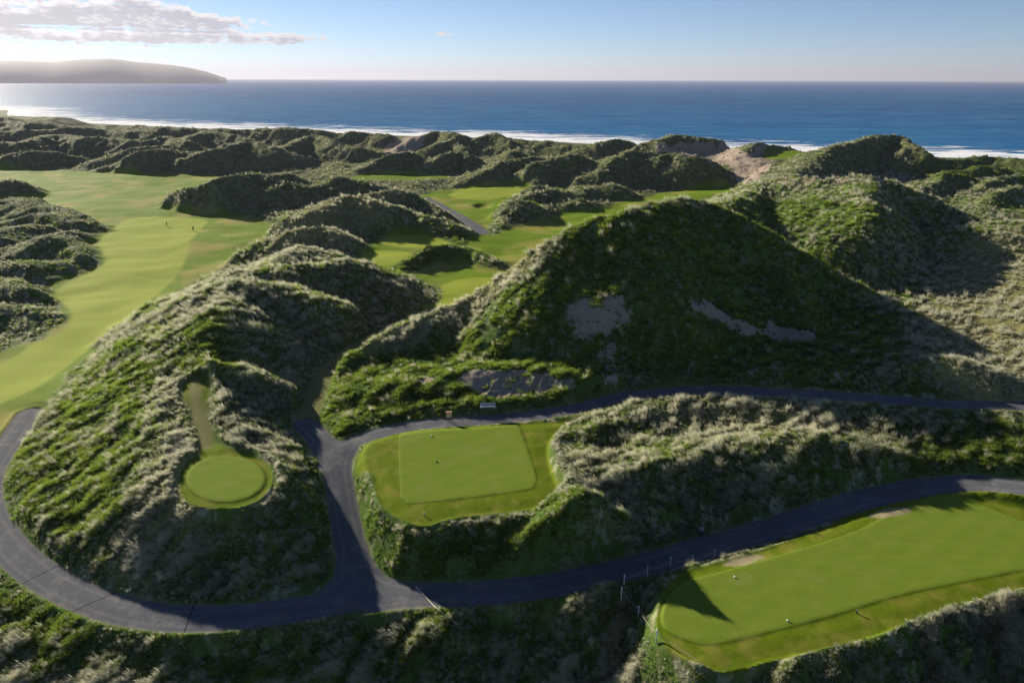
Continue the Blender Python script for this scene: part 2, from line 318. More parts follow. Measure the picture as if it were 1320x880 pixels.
sd_fair = np.minimum(f1, np.minimum.reduce(sd_m))
edgewob = 1.6 * fbm(X / 9, Y / 9, 41, 3) * sstep(60, 160, Y) * 2.2
sd_fair = sd_fair + edgewob
warpx = 2.2 * fbm(X / 11, Y / 11, 3, 3); warpy = 2.2 * fbm(X / 11, Y / 11, 8, 3)
slopem = 1 + .28 * fbm(X / 16, Y / 16, 12, 2)
def smax(a, b, k):
    h = np.clip(.5 + .5 * (b - a) / k, 0, 1); return a * (1 - h) + b * h + k * h * (1 - h)
ridge_gain = np.zeros(X.shape)
H0f = Hh.copy()
for line, sf, sb in RIDGES:
    c = catmull(PL(line), False, 4)
    far = min(1.6, max(0.0, (c[:, 1].mean() - 60) / 160))
    R = (c[:, 2].max() + 5) / min(sf, sb)
    i = near(X, Y, c, R)
    if not len(i): continue
    wx = warpx[i] * (.25 + far); wy = warpy[i] * (.25 + far)
    cc = .5 + .5 * far; xx = X[i] + wx * .8; yy = Y[i] + wy * .8; hz = None; gain = 1 + .35 * min(1, far)
    for a, b in zip(c[:-1], c[1:]):            # union of the slopes falling from every piece of the crest
        dx, dy = b[0] - a[0], b[1] - a[1]; t = np.clip(((xx - a[0]) * dx + (yy - a[1]) * dy) / (dx * dx + dy * dy + 1e-9), 0, 1)
        ex = xx - a[0] - t * dx; ey = yy - a[1] - t * dy; d = np.sqrt(ex * ex + ey * ey) + 1e-3
        m = sstep(-.5, .5, ((ex * AWAY[0] + ey * AWAY[1]) * .7 - ey * .3) / d)
        sl = (sb * (1 - m) + sf * gain * m) * slopem[i]
        hq_ = a[2] * (1 - t) + b[2] * t - (np.sqrt((sl * d) ** 2 + cc * cc) - cc)
        hz = hq_ if hz is None else np.maximum(hz, hq_)
    k_ = .8 + .8 * far
    Hh[i] = smax(Hh[i], hz - .4 + 1.1 * far, k_)
plate = np.minimum.reduce(sd_a)
# keep mown ground and plateaus clear of hills
mown = np.minimum(np.minimum(plate, d_path), np.minimum(d_track, d_pathE))
wf = 1 - sstep(-2, 7 , sd_fair + 1)
Hh = H0f * wf + Hh * (1 - wf)
rough = sstep(.2, 2.5, mown) * sstep(0, 6, sd_fair)
# dune relief
farm = sstep(130, 330, Y); mid = sstep(60, 130, Y)
n1 = ridged(X / 55 + warpx * .05, Y / 75 + warpy * .05, 21, 3)
n2 = ridged(X / 22 + warpx * .12, Y / 26 + warpy * .12, 31, 3)
n3 = ridged(X / 8.5 + warpx * .2, Y / 9.5 + warpy * .2, 51, 2)
wd_ = .35 * noise(X / 20, Y / 20, 63); ca, sa_ = np.cos(.75 + wd_), np.sin(.75 + wd_); A_ = X * ca + Y * sa_; B_ = -X * sa_ + Y * ca      # along and across the wind
B_ = B_ + 1.6 * fbm(X / 5, Y / 5, 64, 2); n4 = .5 * ridged(A_ / 5.5, B_ / 2.8, 61, 3) + .7 * fbm(A_ / 3.4, B_ / 2.4, 66, 3)
n5 = fbm(A_ / 2.6, B_ / 1.0, 71, 2)
soft = np.ones(X.shape)
for pl, z, k in [(poly([(1190,420),(1240,330),(1320,290),(1420,300),(1420,510),(1230,500)], 9, 3), 9, 1)]:
    soft *= 1 - .55 * (1 - sstep(-2, 6, sdf(X, Y, pl)))
calm = 1 - .75 * np.exp(-np.maximum(0, polydist(X, Y, catmull(PL([(428,482,4.6),(480,440,6.8),(540,412,9),(600,385,11.4),(640,360,14),(680,331,17.4),(720,305,20.6),(760,284,23)]), False, 3))[0] - 2) / 7)
calm *= 1 - .45 * (1 - sstep(0, 8, sdf(X, Y, poly([(760,290),(900,262),(1060,350),(1130,400),(1050,490),(820,490),(640,440)], 14), 25)))
n1 -= .42; n2 -= .42; n3 -= .42
rel = .9 * farm * n1 + (.4 * calm + .9 * farm) * n2 + (.5 - .1 * farm) * n3 * soft * calm + .30 * n4 * soft + .15 * n5 * (1 - .6 * farm)
Hh = Hh + rel * rough
Hh = Hh + (.10 * fbm(X / 14, Y / 14, 91, 2) + .8 * fbm(X / 30, Y / 26, 94, 3)) * (1 - rough) * sstep(80, 120, Y)
# plateaus
y2 = P(291, 587, 6)[1]
for s, z in zip(sd_a, (4.5, 6.0 + np.clip((Y - y2) * .105, 0, 3), 2.9)):
    e = sstep(-.3, .5, s); lip = -.12 * sstep(-2.2, 0, s) + .06 * fbm(X / 2.2, Y / 2.2, 4, 2)
    Hh = (z + lip) * (1 - e) + Hh * e
for s, z in zip(sd_t, (4.57, 6.06, 2.97)):
    e = sstep(-.25, .3, s); Hh = z * (1 - e) + Hh * e
# rough grass rims standing round the plateaus
for s, a in ((sd_a[0], .35), (sd_a[1], .45), (sd_a[2], .2)):
    Hh = Hh + a * np.exp(-((s - .9) / .55) ** 2) * sstep(.6, 1.4, d_path) * (.8 + .8 * fbm(X / 1.5, Y / 1.5, 14, 2))
# paths cut into the ground
for dp, zp in ((d_path, z_path), (d_pathE, z_pathE), (d_track, z_track)):
    e = sstep(.0, 1.7, dp); ok = dp < 3
    cam = .06 * (1 - np.clip(dp / -1.8, 0, 1))
    Hh = np.where(ok, (zp - cam) * (1 - e) + Hh * e, Hh)
Hh = Hh + .16 * np.exp(-((d_path - .35) / .3) ** 2) * (1 + fbm(X / 1.1, Y / 1.1, 19, 2))
# bunker
pb = P(622, 265, 3); Hh = Hh - 1.1 * np.exp(-(((X - pb[0]) / 3.2) ** 2 + ((Y - pb[1]) / 4.5) ** 2) ** 2)
# shore
ds, _, sside = polydist(X, Y, shore)
sgn = np.where(Y > np.interp(X, shore[:, 0], shore[:, 1]), 1, -1)        # left of the line = seaward
ds = ds * sgn
db, _, bs = polydist(X, Y, dback); db = np.where(Y > np.interp(X, dback[:, 0], dback[:, 1]), db, -db)
wsea = sstep(2, 60, db) * (ds < 0) + (ds >= 0)
wsea = np.maximum(wsea, sstep(-60, -20, ds))
Hh = Hh * (1 - wsea) + wsea * np.where(ds > 0, SEA - .04 * ds, SEA + np.minimum(3., -.02 * ds))
# ------------------------------------------------------------------ masks stored on the ground
def ray_hit(pts, zs):
    res = []
    pts = np.asarray(pts, float); d = _f[None] * F + _r[None] * (pts[:, :1] - 660.) - _u[None] * (pts[:, 1:2] - 440.)
    d = d / np.hypot(d[:, 0], d[:, 1])[:, None]
    out = np.array([P(a, b, z) for (a, b), z in zip(pts, zs)]); done = np.zeros(len(pts), bool)
    for t in 38 * 1.004 ** np.arange(0, 860):
        q = d * t; q[:, 2] += CAMZ; yy = np.maximum(q[:, 1], 31)
        h = samp(Hh, q[:, 0], yy); m = (~done) & (q[:, 2] <= h + .05)
        out[m] = np.stack([q[m, 0], q[m, 1], h[m]], 1); done |= m
    return out
def onto(pl, z):
    # project an outline drawn at a guessed height onto the real surface
    v = pl - np.array([0, 0, CAMZ]); f = v @ _f; pxs = 660 + F * (v @ _r) / f; pys = 440 - F * (v @ _u) / f
    return ray_hit(np.stack([pxs, pys], 1), pl[:, 2])
SAND = [(onto(p, 0), k) for p, k in SAND]; LUSH_AND_SHADE = [(onto(p, 0), k) for p, k in LUSH_AND_SHADE]; DRY = [(onto(p, 0), k) for p, k in DRY]
def mask(polys, e=2.0):
    m = np.zeros(X.shape)
    for pl, k in polys:
        far = min(1.0, pl[:, 1].mean() / 300)
        s = sdf(X, Y, pl) + (1.0 + 3 * far) * fbm(X / (3 + 8 * far), Y / (3 + 8 * far), 77, 3)
        m = np.maximum(m, k * (1 - sstep(-e * .5, e, s)))
    return m
sand = mask(SAND, 1.2) * sstep(0, 1.5, sd_fair)
lush_and_shade = mask(LUSH_AND_SHADE, 5) ; dry = mask(DRY, 4)
bare = np.minimum.reduce([sdf(X, Y, b, 10) for b in BARE])
sd_tight = np.minimum(sdf(X, Y, TIGHT, 30), np.minimum.reduce([sdf(X, Y, t, 30) for t in TIGHTM])) + .8 * fbm(X / 12, Y / 12, 43, 2)
sd_tee = np.minimum.reduce(sd_t)
crack = np.full(X.shape, 10.0)
for a, b in (((48,742),(72,730)), ((110,780),(142,766)), ((238,812),(246,790))):
    pa, pb2 = P(*a, 0), P(*b, 0); dv = (pb2 - pa)[:2]; L = np.hypot(*dv); mid_ = (pa + pb2)[:2] / 2
    s = ((X - pa[0]) * dv[1] - (Y - pa[1]) * dv[0]) / L
    crack = np.where((np.hypot(X - mid_[0], Y - mid_[1]) < 4) & (np.abs(s) < np.abs(crack)), s, crack)
d_pave = np.minimum(d_path, d_pathE)
# ------------------------------------------------------------------ object helpers
def tag(o, label=None, cat=None, group=None, kind=None):
    if label: o['label'] = label
    if cat: o['category'] = cat
    if group: o['group'] = group
    if kind: o['kind'] = kind
    return o
def mesh_np(name, verts, quads, mats, tris=None, attrs=None, smooth=True):
    me = bpy.data.meshes.new(name)
    nv = len(verts); me.vertices.add(nv); me.vertices.foreach_set('co', np.ascontiguousarray(verts, np.float32).ravel())
    nf = len(quads); k = quads.shape[1]
    me.loops.add(nf * k); me.loops.foreach_set('vertex_index', np.ascontiguousarray(quads, np.int32).ravel())
    me.polygons.add(nf); me.polygons.foreach_set('loop_start', np.arange(0, nf * k, k, dtype=np.int32))
    me.polygons.foreach_set('loop_total', np.full(nf, k, np.int32)); me.polygons.foreach_set('use_smooth', np.full(nf, smooth))
    for an, av in (attrs or {}).items():
        a = me.attributes.new(an, 'FLOAT', 'POINT'); a.data.foreach_set('value', np.ascontiguousarray(av, np.float32))
    me.update(calc_edges=True); me.validate()
    for m in mats: me.materials.append(m)
    o = bpy.data.objects.new(name, me); C.objects.link(o); return o
# ------------------------------------------------------------------ materials
class N:
    def __init__(s, name):
        s.m = bpy.data.materials.new(name); s.m.use_nodes = True; s.t = s.m.node_tree
        s.t.nodes.clear(); s.out = s.t.nodes.new('ShaderNodeOutputMaterial')
    def n(s, typ, **kw):
        nd = s.t.nodes.new(typ)
        ins = kw.pop('ins', {})
        for k, v in kw.items(): setattr(nd, k, v)
        for k, v in ins.items(): s.set(nd.inputs[k], v)
        return nd
    def set(s, inp, v):
        if hasattr(v, 'is_output'): s.t.links.new(v, inp)
        else:
            if isinstance(v, (tuple, list)) and len(v) == 3 and inp.type == 'RGBA': v = (*v, 1)
            inp.default_value = v
    def attr(s, a, typ='GEOMETRY'): return s.n('ShaderNodeAttribute', attribute_name=a, attribute_type=typ).outputs['Fac']
    def noise(s, scale, detail=3, vec=None, rough=.5, dist=0.):
        nd = s.n('ShaderNodeTexNoise', ins={'Scale': scale, 'Detail': detail, 'Roughness': rough, 'Distortion': dist})
        if vec is None: vec = s.n('ShaderNodeNewGeometry').outputs['Position']
        s.set(nd.inputs['Vector'], vec); return nd.outputs['Fac']
    def math(s, op, a, b=0., c=0.):
        nd = s.n('ShaderNodeMath', operation=op); s.set(nd.inputs[0], a); s.set(nd.inputs[1], b); s.set(nd.inputs[2], c); return nd.outputs[0]
    def mr(s, v, a, b, c=0., d=1., smooth=True):
        nd = s.n('ShaderNodeMapRange', interpolation_type='SMOOTHSTEP' if smooth else 'LINEAR', clamp=True)
        for i, q in enumerate((v, a, b, c, d)): s.set(nd.inputs[i], q)
        return nd.outputs[0]
    def mix(s, f, a, b):
        nd = s.n('ShaderNodeMix', data_type='RGBA'); s.set(nd.inputs[0], f); s.set(nd.inputs[6], a); s.set(nd.inputs[7], b); return nd.outputs[2]
    def mapping(s, scale, rot=(0, 0, 0)):
        g = s.n('ShaderNodeNewGeometry').outputs['Position']
        mp = s.n('ShaderNodeMapping'); s.set(mp.inputs['Vector'], g); mp.inputs['Scale'].default_value = scale; mp.inputs['Rotation'].default_value = rot
        return mp.outputs[0]
    def surf(s, o): s.t.links.new(o, s.out.inputs['Surface']); return s.m
def simple(name, col, rough=.6, metal=0., var=.15, scale=8.):
    k = N(name); n = k.noise(scale, 4)
    c = k.mix(n, tuple(x * (1 - var) for x in col), tuple(min(1, x * (1 + var)) for x in col))
    b = k.n('ShaderNodeBsdfPrincipled', ins={'Base Color': c, 'Roughness': rough, 'Metallic': metal}); return k.surf(b.outputs[0])
def ground_material():
    k = N('dune_ground')
    ap, tr, te, fa, ti = [k.attr(a) for a in ('sd_path', 'sd_track', 'sd_tee', 'sd_fair', 'sd_tight')]
    ar, sa, lu, dr, ba, cr = [k.attr(a) for a in ('sd_apron', 'sand', 'lush_and_shade', 'dry', 'bare', 'crack')]
    nb = k.noise(.07, 4); nm = k.noise(.45, 4); nf = k.noise(2.2, 5, rough=.6); nff = k.noise(9., 3)
    streak = k.noise(1., 4, vec=k.mapping((1.6, .45, .8), (0, 0, .8)))
    # rough vegetation
    straw = k.mix(nf, (.20, .205, .125), (.34, .335, .23)); green = k.mix(nf, (.025, .060, .010), (.10, .17, .03)); olive = k.mix(nf, (.06, .075, .025), (.16, .18, .07))
    f = k.mr(k.math('ADD', k.math('MULTIPLY', nb, .5), k.math('ADD', k.math('MULTIPLY', nm, .7), k.math('MULTIPLY', streak, .5))), .68, 1.02)
    veg = k.mix(f, green, olive); veg = k.mix(k.mr(k.math('ADD', nm, k.math('MULTIPLY', streak, .8)), .85, 1.15), veg, straw)
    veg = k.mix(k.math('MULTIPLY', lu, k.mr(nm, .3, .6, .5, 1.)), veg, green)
    veg = k.mix(k.math('MULTIPLY', dr, k.mr(nf, .3, .6, .4, .9)), veg, k.mix(nm, (.20, .20, .07), (.33, .29, .14)))
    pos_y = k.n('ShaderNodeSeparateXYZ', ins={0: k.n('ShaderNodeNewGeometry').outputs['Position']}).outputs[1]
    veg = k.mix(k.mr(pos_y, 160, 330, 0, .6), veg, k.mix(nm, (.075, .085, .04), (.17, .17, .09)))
    sandc = k.mix(nf, (.22, .18, .145), (.40, .33, .26))
    col = k.mix(k.mr(k.math('ADD', sa, k.math('ADD', k.math('MULTIPLY', k.math('SUBTRACT', nf, .5), 1.1), k.math('MULTIPLY', k.math('SUBTRACT', streak, .5), 1.3))), .38, .62), veg, sandc)
    # mown semi rough
    semi = k.mix(nm, (.075, .15, .006), (.16, .23, .016)); semi = k.mix(k.mr(nb, .47, .64), semi, k.mix(nf, (.30, .26, .08), (.17, .20, .03)))
    st = k.noise(1., 2, vec=k.mapping((.05, .35, 1), (0, 0, .25)))
    tight = k.mix(st, (.19, .26, .024), (.29, .33, .046)); tight = k.mix(k.mr(nm, .4, .7, 0, .4), tight, (.26, .28, .045))
    fair = k.mix(k.mr(ti, -.6, .9, 1, 0), semi, tight)
    col = k.mix(k.mr(k.math('ADD', fa, k.math('MULTIPLY', k.math('SUBTRACT', nf, .5), 3.)), -.8, .8, 1, 0), col, fair)
    # apron and tee
    apr = k.mix(nf, (.055, .105, .005), (.145, .185, .011)); apr = k.mix(k.mr(nm, .45, .7, 0, .6), apr, (.21, .19, .04))
    col = k.mix(k.mr(k.math('ADD', ar, k.math('MULTIPLY', k.math('SUBTRACT', nf, .5), .8)), -.12, .12, 1, 0), col, apr)
    ts = k.noise(1., 3, vec=k.mapping((.35, .9, 1), (0, 0, .5)))
    teec = k.mix(ts, (.105, .168, .014), (.175, .222, .032)); teec = k.mix(k.mr(nff, .3, .7, 0, .25), teec, (.08, .15, .012))
    teec = k.mix(k.mr(k.noise(.35, 3), .55, .72, 0, .45), teec, (.18, .20, .055))
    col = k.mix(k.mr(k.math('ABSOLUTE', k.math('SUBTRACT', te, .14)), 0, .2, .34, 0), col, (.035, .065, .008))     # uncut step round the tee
    tw = k.n('ShaderNodeTexWave', wave_type='BANDS', bands_direction='X', ins={'Scale': .12, 'Distortion': 2.5, 'Detail': 2., 'Vector': k.mapping((1, 1, 1), (0, 0, .95))}).outputs['Fac']
    teec = k.mix(k.math('MULTIPLY', k.mr(tw, .2, .8), .10), teec, (.20, .245, .04))
    col = k.mix(k.mr(te, -.05, .05, 1, 0), col, teec)
    barec = k.mix(nf, (.20, .19, .09), (.33, .28, .18))
    col = k.mix(k.mr(k.math('ADD', ba, k.math('MULTIPLY', k.math('SUBTRACT', nf, .5), 1.)), -.2, .2, 1, 0), col, barec)
    trc = k.mix(nf, (.12, .135, .04), (.24, .22, .10))
    col = k.mix(k.mr(k.math('ADD', tr, k.math('MULTIPLY', k.math('SUBTRACT', nf, .5), 2.)), -.5, .5, 1, 0), col, trc)
    # paved path: worn asphalt with paler wheel lines, dusty edge, cracks
    pv = k.mix(k.noise(3., 5), (.064, .072, .086), (.115, .124, .142)); pv = k.mix(k.mr(nff, .4, .7, 0, .5), pv, (.145, .150, .168))
    pv = k.mix(k.mr(k.noise(1., 5, vec=k.mapping((.35, .35, .35)), rough=.75), .5, .62, 0, .5), pv, (.19, .185, .18))
    pv = k.mix(k.mr(k.math('ABSOLUTE', k.math('ADD', ap, .85)), 0, .35, .35, 0), pv, (.19, .18, .175))
    pv = k.mix(k.mr(ap, -.35, -.05, 0, .55), pv, (.16, .14, .10))
    pv = k.mix(k.mr(k.noise(.25, 3), .5, .7, 0, .5), pv, (.085, .087, .095))
    pv = k.mix(k.mr(k.math('ABSOLUTE', cr), .03, .10, .85, 0), pv, (.02, .018, .018))
    pm = k.mr(k.math('ADD', ap, k.math('MULTIPLY', k.math('SUBTRACT', nf, .5), .35)), -.06, .06, 1, 0)
    col = k.mix(pm, col, pv)
    bm = k.n('ShaderNodeBump', ins={'Strength': k.mr(k.math('MINIMUM', k.math('MINIMUM', ap, te), k.math('MINIMUM', fa, ar)), -.1, .5, .12, .9), 'Distance': .25, 'Height': k.math('ADD', nf, k.math('MULTIPLY', nff, .35))})
    b = k.n('ShaderNodeBsdfPrincipled', ins={'Base Color': col, 'Roughness': .85, 'Normal': bm.outputs[0]})
    b.inputs['Specular IOR Level'].default_value = .02
    return k.surf(b.outputs[0])
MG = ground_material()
def blade_material(name, c0, c1, tip, trans=.35):
    k = N(name)
    r = k.attr('tint', 'INSTANCER'); hgt = k.attr('up')
    c = k.mix(r, c0, c1); c = k.mix(k.math('MULTIPLY', k.mr(hgt, .2, 1, 0, 1), k.mr(r, .1, .9, .3, 1.)), c, tip)
    d = k.n('ShaderNodeBsdfDiffuse', ins={'Color': c}); t = k.n('ShaderNodeBsdfTranslucent', ins={'Color': c})
    mx = k.n('ShaderNodeMixShader', ins={0: trans}); k.t.links.new(d.outputs[0], mx.inputs[1]); k.t.links.new(t.outputs[0], mx.inputs[2])
    return k.surf(mx.outputs[0])
M_MAR = blade_material('marram_blades', (.045, .075, .022), (.28, .29, .19), (.76, .74, .57), .52)
M_GRN = blade_material('green_blades', (.010, .040, .006), (.085, .16, .014), (.32, .42, .07), .52)
# ------------------------------------------------------------------ ground meshes, split by surface
idx = np.arange(NU * NV).reshape(NV, NU)
quads = np.stack([idx[:-1, :-1], idx[:-1, 1:], idx[1:, 1:], idx[1:, :-1]], -1).reshape(-1, 4)
def qm(f): return f[quads].mean(1)
code = np.zeros(len(quads), int)
code[qm(sd_fair) < 0] = 1
for i, s in enumerate(sd_a): code[qm(s) < 0] = 2
for i, s in enumerate(sd_t): code[qm(s) < 0] = 3 + i
code[qm(d_track) < 0] = 6
code[qm(d_pave) < 0] = 7
code[((qm(ds) > -40) | (qm(db) > 60)) & (code == 0)] = 8
verts = np.stack([X, Y, Hh], 1)
ATT = {'sd_path': d_pave, 'sd_track': d_track, 'sd_tee': sd_tee, 'sd_fair': sd_fair, 'sd_tight': sd_tight, 'sd_apron': plate, 'sand': sand, 'lush_and_shade': lush_and_shade, 'dry': dry, 'bare': bare, 'crack': crack}
SURF = {0: ('dune_terrain', 'rolling dunes covered in tussocky marram grass'), 1: ('fairway', 'pale mown fairway winding between the dunes'), 2: ('mown_bank', 'mown grass banks framing the raised tees'),
        3: ('tee_lawn', 'rectangular raised tee lawn in the middle'), 4: ('tee_lawn', 'small round raised lawn on the left mound'), 5: ('tee_lawn', 'long raised tee lawn at bottom right'),
        6: ('grass_track', 'worn grass tracks up the shaded valley and behind the round tee'), 7: ('path', 'grey asphalt cart path looping round the mounds'), 8: ('beach', 'sandy beach behind the dunes')}
for c, (nm, lb) in SURF.items():
    q = quads[code == c]
    if not len(q): continue
    u, inv = np.unique(q.ravel(), return_inverse=True)
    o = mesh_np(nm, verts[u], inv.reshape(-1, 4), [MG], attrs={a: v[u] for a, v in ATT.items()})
    tag(o, lb, 'ground', kind='structure')
def gz(x, y): return samp(Hh, np.atleast_1d(np.asarray(x, float)), np.atleast_1d(np.asarray(y, float)))
def ground_at(px, py, z0=0.0):
    """where the sight line through a photo pixel meets the ground"""
    q = ray_hit([(px, py)], [z0])[0]
    for k in range(3):
        h = gz(q[0], q[1])[0]; q = P(px, py, h)
    return q
# ------------------------------------------------------------------ grass tufts
def tuft(name, nb, rad, lo, hi, spread, lean, width, mat, seed, droop=.5, seg=3):
    r = np.random.default_rng(seed); vs = []; fs = []; up = []
    for b in range(nb):
        a = r.uniform(0, 2 * math.pi); rr = rad * math.sqrt(r.uniform(0, 1)); bx, by = rr * math.cos(a), rr * math.sin(a)
        L = r.uniform(lo, hi); a2 = a + r.normal(0, .5); t = spread * r.uniform(.3, 1)
        dx, dy = math.cos(a2) * t + lean * r.uniform(.5, 1.3), math.sin(a2) * t
        w = width * r.uniform(.7, 1.3); hx, hy = dx, dy
        wa = r.uniform(0, math.pi); sx, sy = math.cos(wa), math.sin(wa)
        x, y, z = bx, by, -.08; i0 = len(vs)
        for k in range(seg + 1):
            f = k / seg; ww = w * (1 - f * .85)
            vs += [(x - sx * ww, y - sy * ww, z), (x + sx * ww, y + sy * ww, z)]; up += [f, f]
            g = (.25 + droop * 1.6 * f) ; vx, vy, vz = hx * g, hy * g, 1 - droop * f * .9
            n = math.sqrt(vx * vx + vy * vy + vz * vz); st = L / seg
            x += vx / n * st; y += vy / n * st; z += vz / n * st
            if k: fs.append((i0 + 2 * k - 2, i0 + 2 * k - 1, i0 + 2 * k + 1, i0 + 2 * k))
    me = bpy.data.meshes.new(name); me.from_pydata(vs, [], fs); a = me.attributes.new('up', 'FLOAT', 'POINT'); a.data.foreach_set('value', up)
    me.materials.append(mat); me.polygons.foreach_set('use_smooth', [True] * len(fs)); return bpy.data.objects.new(name, me)
def scatter(name, tf, pos, rot, scl, tint, label, cat):
    me = bpy.data.meshes.new(name); me.vertices.add(len(pos)); me.vertices.foreach_set('co', pos.astype(np.float32).ravel())
    for an, ty, v in (('rot', 'FLOAT_VECTOR', rot), ('scl', 'FLOAT', scl), ('tint', 'FLOAT', tint)):
        a = me.attributes.new(an, ty, 'POINT'); a.data.foreach_set('vector' if ty == 'FLOAT_VECTOR' else 'value', v.astype(np.float32).ravel())
    o = bpy.data.objects.new(name, me); C.objects.link(o)
    g = bpy.data.node_groups.new(name, 'GeometryNodeTree')
    g.interface.new_socket('Geometry', in_out='INPUT', socket_type='NodeSocketGeometry'); g.interface.new_socket('Geometry', in_out='OUTPUT', socket_type='NodeSocketGeometry')
    gi = g.nodes.new('NodeGroupInput'); go = g.nodes.new('NodeGroupOutput'); ip = g.nodes.new('GeometryNodeInstanceOnPoints'); oi = g.nodes.new('GeometryNodeObjectInfo'); oi.inputs['Object'].default_value = tf
    m2p = g.nodes.new('GeometryNodeMeshToPoints')
    g.links.new(gi.outputs[0], m2p.inputs[0]); g.links.new(m2p.outputs[0], ip.inputs['Points']); g.links.new(oi.outputs['Geometry'], ip.inputs['Instance'])
    for an, dt, sk in (('rot', 'FLOAT_VECTOR', 'Rotation'), ('scl', 'FLOAT', 'Scale')):
        na = g.nodes.new('GeometryNodeInputNamedAttribute'); na.data_type = dt; na.inputs['Name'].default_value = an
        outp = na.outputs[0]
        if sk == 'Rotation':
            e = g.nodes.new('FunctionNodeEulerToRotation'); g.links.new(outp, e.inputs[0]); outp = e.outputs[0]
        g.links.new(outp, ip.inputs[sk])
    g.links.new(ip.outputs[0], go.inputs[0])
    md = o.modifiers.new('scatter', 'NODES'); md.node_group = g
    tag(o, label, cat, kind='stuff'); return o
NT = int(os.environ.get('NT', 620000))
uu = rng.uniform(-1.0, 1.0, NT * 2); vv = rng.uniform(math.log(42), math.log(720), NT * 2)
keep = rng.uniform(0, 1, NT * 2) < np.interp(vv, [math.log(42), math.log(70), math.log(200), math.log(720)], [.85, 1, .5, .2])
uu, vv = uu[keep], vv[keep]; py_ = np.exp(vv); px_ = uu * py_
s_r = samp(rough, px_, py_); s_s = samp(sand, px_, py_); s_l = samp(lush_and_shade, px_, py_); s_d = samp(dry, px_, py_); s_p = samp(np.minimum(mown, sd_fair), px_, py_)
s_sh = samp(np.maximum(db - 55, ds + 40), px_, py_)
s_v = samp(np.minimum(np.minimum(plate, d_path + .1), np.minimum(d_track + .2, d_pathE)), px_, py_)
dens = sstep(.12, .8, s_v) * sstep(-.5, 2.5, samp(sd_fair, px_, py_)) * (1 - .93 * sstep(.35, .95, s_s + .5 * fbm(px_ / 2.2, py_ / 2.2, 210, 2))) * (s_sh < -1)
aw, bw_ = px_ * .73 + py_ * .68, -px_ * .68 + py_ * .73
cl = fbm(aw / 4.2, bw_ / 1.7, 201, 2); big = fbm(px_ / 14, py_ / 14, 205, 3)
dens *= .2 + .8 * sstep(-.3, .2, cl)
gx = (gz(px_ + .4, py_) - gz(px_ - .4, py_)) / .8; gy = (gz(px_, py_ + .4) - gz(px_, py_ - .4)) / .8
dens *= .55 * np.minimum(1.8, np.sqrt(1 + gx * gx + gy * gy) * (1 + .5 * np.clip(gy, 0, 1)))
ok = rng.uniform(0, 1, len(px_)) < dens
px_, py_, s_r, s_l, s_d, s_p, cl, big, vv = [q[ok] for q in (px_, py_, s_r, s_l, s_d, s_p, cl, big, vv)]
n = len(px_); zz = samp(Hh, px_, py_)
base = (np.minimum(py_, 140) / 70) ** .45 * (np.maximum(py_, 140) / 140) ** .1
scl = base * rng.uniform(.55, 1.15, n) * (.55 + 1.15 * np.clip(cl + .3, 0, 1)) * (.45 + .55 * sstep(.2, 2, s_p)) * (1 - .25 * s_d) * .66
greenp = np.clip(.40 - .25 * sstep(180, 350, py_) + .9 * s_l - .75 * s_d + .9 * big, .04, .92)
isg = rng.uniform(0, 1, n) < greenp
big_one = rng.uniform(0, 1, n) < .05
scl *= np.exp(rng.normal(0, .22, n)) * (1 + .6 * big_one); scl = np.minimum(scl, 1.15 * base)
low = 1 - .4 * (1 - sstep(-3, 4, samp(sdf(X, Y, I1, 25), px_, py_))); scl *= low
tint = np.clip(.5 + .4 * big_one - .4 * sstep(150, 350, py_) + 1.0 * cl + .6 * big + rng.normal(0, .22, n) + .35 * s_d, 0, 1)
rot = np.stack([rng.normal(0, .12, n), rng.normal(0, .12, n), rng.normal(-2.45, .45, n) + .9 * noise(px_ / 12, py_ / 12, 230)], 1)
pos = np.stack([px_, py_, zz], 1)
var = rng.integers(0, 3, n)
for k in range(3):
    tm = tuft('marram_tuft', 38, .24, .6, 1.2, .34, .85, .02, M_MAR, 300 + k, .8)
    m = (~isg) & (var == k); scatter('marram_grass', tm, pos[m], rot[m], scl[m], tint[m], 'dense straw coloured marram grass tussocks covering the dunes', 'marram grass')
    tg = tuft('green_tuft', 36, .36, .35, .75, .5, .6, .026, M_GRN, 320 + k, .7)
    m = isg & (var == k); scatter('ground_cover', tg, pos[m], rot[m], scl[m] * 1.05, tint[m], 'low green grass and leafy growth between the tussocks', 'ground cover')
print('tufts', n, isg.sum())
# long pale grass standing along the rims of the plateaus
def rim(ap, z, segs, h=.9, off=.75, dn=10):
    c = np.vstack([ap, ap[:1]]); cen = ap[:, :2].mean(0); out = []
    for a, b in zip(c[:-1], c[1:]):
        L = np.hypot(*(b - a)[:2]); m = max(1, int(L * dn))
        nrm = np.array([(b - a)[1], -(b - a)[0]]) / (L + 1e-9)
        if np.dot(nrm, (a[:2] - cen)) < 0: nrm = -nrm
        for t in rng.uniform(0, 1, m):
            q = a[:2] * (1 - t) + b[:2] * t + nrm * (off + rng.normal(0, .22))
            out.append(q)
    q = np.array(out); dd = samp(d_path, q[:, 0], q[:, 1]); tt = samp(d_track, q[:, 0], q[:, 1])
    q = q[(dd > 1.3) & (tt > 1) & (samp(plate, q[:, 0], q[:, 1]) > .3)]
    return q
rq = np.vstack([rim(apron1, 4.5, 0, off=.8), rim(apron3, 2.9, 0, off=.9, dn=5), rim(apron2, 6, 0, off=.9, dn=11)])
n = len(rq); zz = gz(rq[:, 0], rq[:, 1])
tm = tuft('rim_tuft', 34, .22, .5, .95, .8, .2, .022, M_MAR, 350, .6)
wv = fbm(rq[:, 0] / 2, rq[:, 1] / 2, 260, 2)
